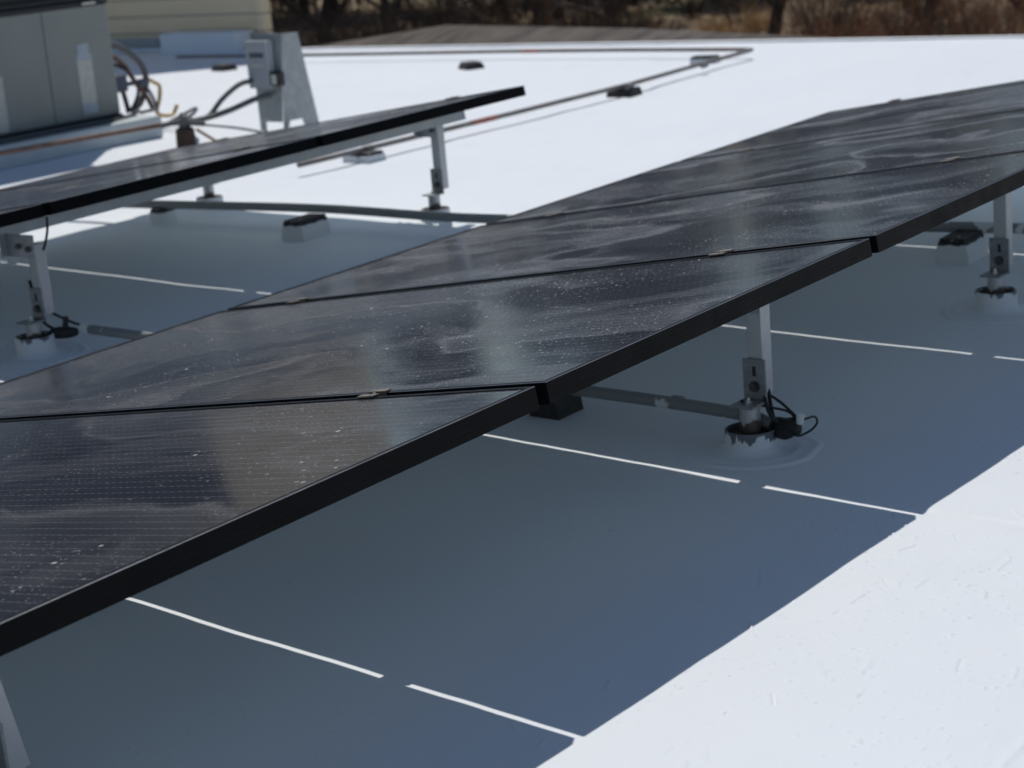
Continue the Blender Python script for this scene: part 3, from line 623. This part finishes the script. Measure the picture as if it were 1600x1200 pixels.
nb = empty('shingled_roof_building', (12, 9, 0)); tag(nb, 'low building with brown weathered shingle roof just beyond the white roof', 'building')
mb = MB(); RV = [(9.9, 4.6, -.62), (9.9, 12.9, -.55), (12.3, 6.3, -.335), (12.2, 8.1, -.215), (12.2, 10.4, -.14), (11.6, 12.3, -.33), (16.5, 4.0, -1.6), (16.5, 13.5, -1.5)]
mb.add([(a - 12, b - 9, c) for a, b, c in RV], [(0, 2, 3), (0, 3, 4, 1), (1, 4, 5), (0, 6, 2), (2, 6, 3), (3, 6, 7, 4), (4, 7, 5), (5, 7, 1), (0, 1, 7, 6)])
mb.build('roof', M['shingle'], nb)
mb = MB(); mb.box((10.5 - 12, 4.7 - 9, GZ - .3), (16.2 - 12, 12.4 - 9, -1.52)); mb.build('wall', M['stucco'], nb)

# ------------------------------------------------------------------ bushes and trees beyond
def branch(mb, p, d, L, r, depth, rnd, seg=4, n=4, spread=.6):
    pts = [p.copy()]; rs = [r]; q = p.copy(); dd = d.copy()
    for i in range(seg):
        dd = (dd + Vector((rnd.gauss(0, .13), rnd.gauss(0, .13), rnd.gauss(.03, .08)))).normalized(); q = q + dd * (L / seg)
        pts.append(q.copy()); rs.append(r * (1 - .7 * (i + 1) / seg))
    mb.tube(pts, rs, n if depth > 0 else 3, cap=False)
    if depth > 0:
        for k in range(4 if depth > 1 else 5):
            i = rnd.randint(1, seg); a = Vector((rnd.gauss(0, 1), rnd.gauss(0, 1), rnd.gauss(.3, .5))).normalized()
            branch(mb, pts[i], (dd * .6 + a * spread).normalized(), L * rnd.uniform(.5, .75), rs[i] * .7, depth - 1, rnd, 3, n, spread)
def make_bush(seed, n, h, mat, name, spread=.8):
    rnd = random.Random(seed); mb = MB()
    for i in range(n):
        a = rnd.uniform(0, 2 * math.pi); rr = rnd.uniform(0, .35); d = Vector((math.cos(a) * rnd.uniform(.1, spread), math.sin(a) * rnd.uniform(.1, spread), 1)).normalized()
        branch(mb, Vector((math.cos(a) * rr, math.sin(a) * rr, 0)), d, h * rnd.uniform(.5, 1), .018, 1, rnd, 4, 3, .9)
    me = mb.build(name, mat); return me
def make_tree(seed, h, mat):
    rnd = random.Random(seed); root = empty('bare_tree'); mb = MB(); pts = [Vector((0, 0, -.3))]; d = Vector((0, 0, 1)); rs = [.2]
    for i in range(7):
        d = (d + Vector((rnd.gauss(0, .12), rnd.gauss(0, .12), .05))).normalized(); pts.append(pts[-1] + d * h * .1); rs.append(.2 * (1 - .11 * (i + 1)))
    mb.tube(pts, rs, 8); mb.build('trunk', M['bark'], root, smooth=True)
    cb = MB()
    for i in range(2, 8):
        for k in range(3):
            a = rnd.uniform(0, 6.28); branch(cb, pts[i], Vector((math.cos(a), math.sin(a), rnd.uniform(.3, 1.1))).normalized(), h * rnd.uniform(.25, .4), rs[i] * .5, 2, rnd, 4, 4, .7)
    cb.build('crown', mat, root); return root
def make_cedar(seed, h):
    rnd = random.Random(seed); root = empty('cedar_tree'); MB().tube([(0, 0, -.3), (0, 0, h * .5), (.1, .05, h * .95)], [.22, .14, .03], 8).build('trunk', M['bark'], root, smooth=True)
    cb = MB(); vs = []; fs = []
    for c in range(170):
        t = rnd.random() ** .8; z = h * (.04 + .96 * t); rad = h * .34 * (1 - t) ** .6 * rnd.uniform(.35, 1.1) + .1; a = rnd.uniform(0, 6.28)
        cx, cy = math.cos(a) * rad, math.sin(a) * rad; cr = rnd.uniform(.35, .8)
        for k in range(46):
            v = Vector((rnd.gauss(0, 1), rnd.gauss(0, 1), rnd.gauss(0, 1))).normalized() * cr * rnd.uniform(.4, 1); p = Vector((cx, cy, z)) + v
            u = Vector((rnd.gauss(0, 1), rnd.gauss(0, 1), rnd.gauss(0, 1))).normalized(); w = u.orthogonal().normalized(); s = rnd.uniform(.07, .17); n0 = len(vs)
            vs += [p - u * s, p + w * s * .5, p + u * s, p - w * s * .5]; fs.append((n0, n0 + 1, n0 + 2, n0 + 3))
    cb.add(vs, fs); cb.build('crown', M['cedar'], root); return root
CX, CY = -2.155, -1.695
def pol(az, d): return (CX + math.cos(R(az)) * d, CY + math.sin(R(az)) * d)
def place(o, az, d, s, lab, cat, grp):
    x, y = pol(az, d); o.location = (x, y, gh(x - 10, y - 8) - .05); o.rotation_euler = (0, 0, random.uniform(0, 6.28)); o.scale = (s, s, s * random.uniform(.85, 1.15)); tag(o, lab, cat, grp)
bt = [make_tree(s, 7.5, M['twig']) for s in (1, 2)]; ct = [make_cedar(s, 9) for s in (5, 6)]
bs = [make_bush(3, 26, 1.9, M['twig'], 'bare_bush'), make_bush(4, 30, 1.6, M['redtwig'], 'bare_bush'), make_bush(9, 40, .8, M['tangrass'], 'grass_tuft', .5)]
rnd = random.Random(11); ub = set()
def inst(lst, i):
    o = lst[i]
    if (id(lst), i) in ub: o = copy_tree(o)
    ub.add((id(lst), i)); return o
# cedars: a broken dark belt
for k in range(30):
    az = 8 + k * 2.15 + rnd.uniform(-2, 2); d = rnd.uniform(58, 74)
    place(inst(ct, k % 2), az, d, rnd.uniform(.95, 1.45), 'dark evergreen tree far beyond the brush behind the white roof', 'tree', 'dark evergreens beyond the brush')
for k in range(11):
    az = 20 + k * 3.5 + rnd.uniform(-1, 1); d = rnd.uniform(40, 56)
    place(inst(bt, k % 2), az, d, rnd.uniform(.8, 1.2), 'bare winter tree beyond the white roof', 'tree', 'bare trees beyond the roof')
for k in range(170):
    az = 22 + rnd.random() * 34; d = rnd.uniform(34, 58)
    if az > 40: kind = 0
    elif az < 31: kind = 1 if rnd.random() < .7 else 0
    else: kind = rnd.choice([0, 0, 1, 2, 2])
    if abs(az - 31.5) < 2.5 and 44 < d < 56: kind = 2
    place(inst(bs, kind), az, d, rnd.uniform(.7, 1.3), ['dark bare bush in the brush beyond the white roof', 'reddish brown bush in the brush beyond the right of the roof', 'tuft of dry tan grass beyond the roof'][kind], ['bush', 'bush', 'grass tuft'][kind], ['dark bare bushes', 'reddish bushes', 'dry grass tufts'][kind])
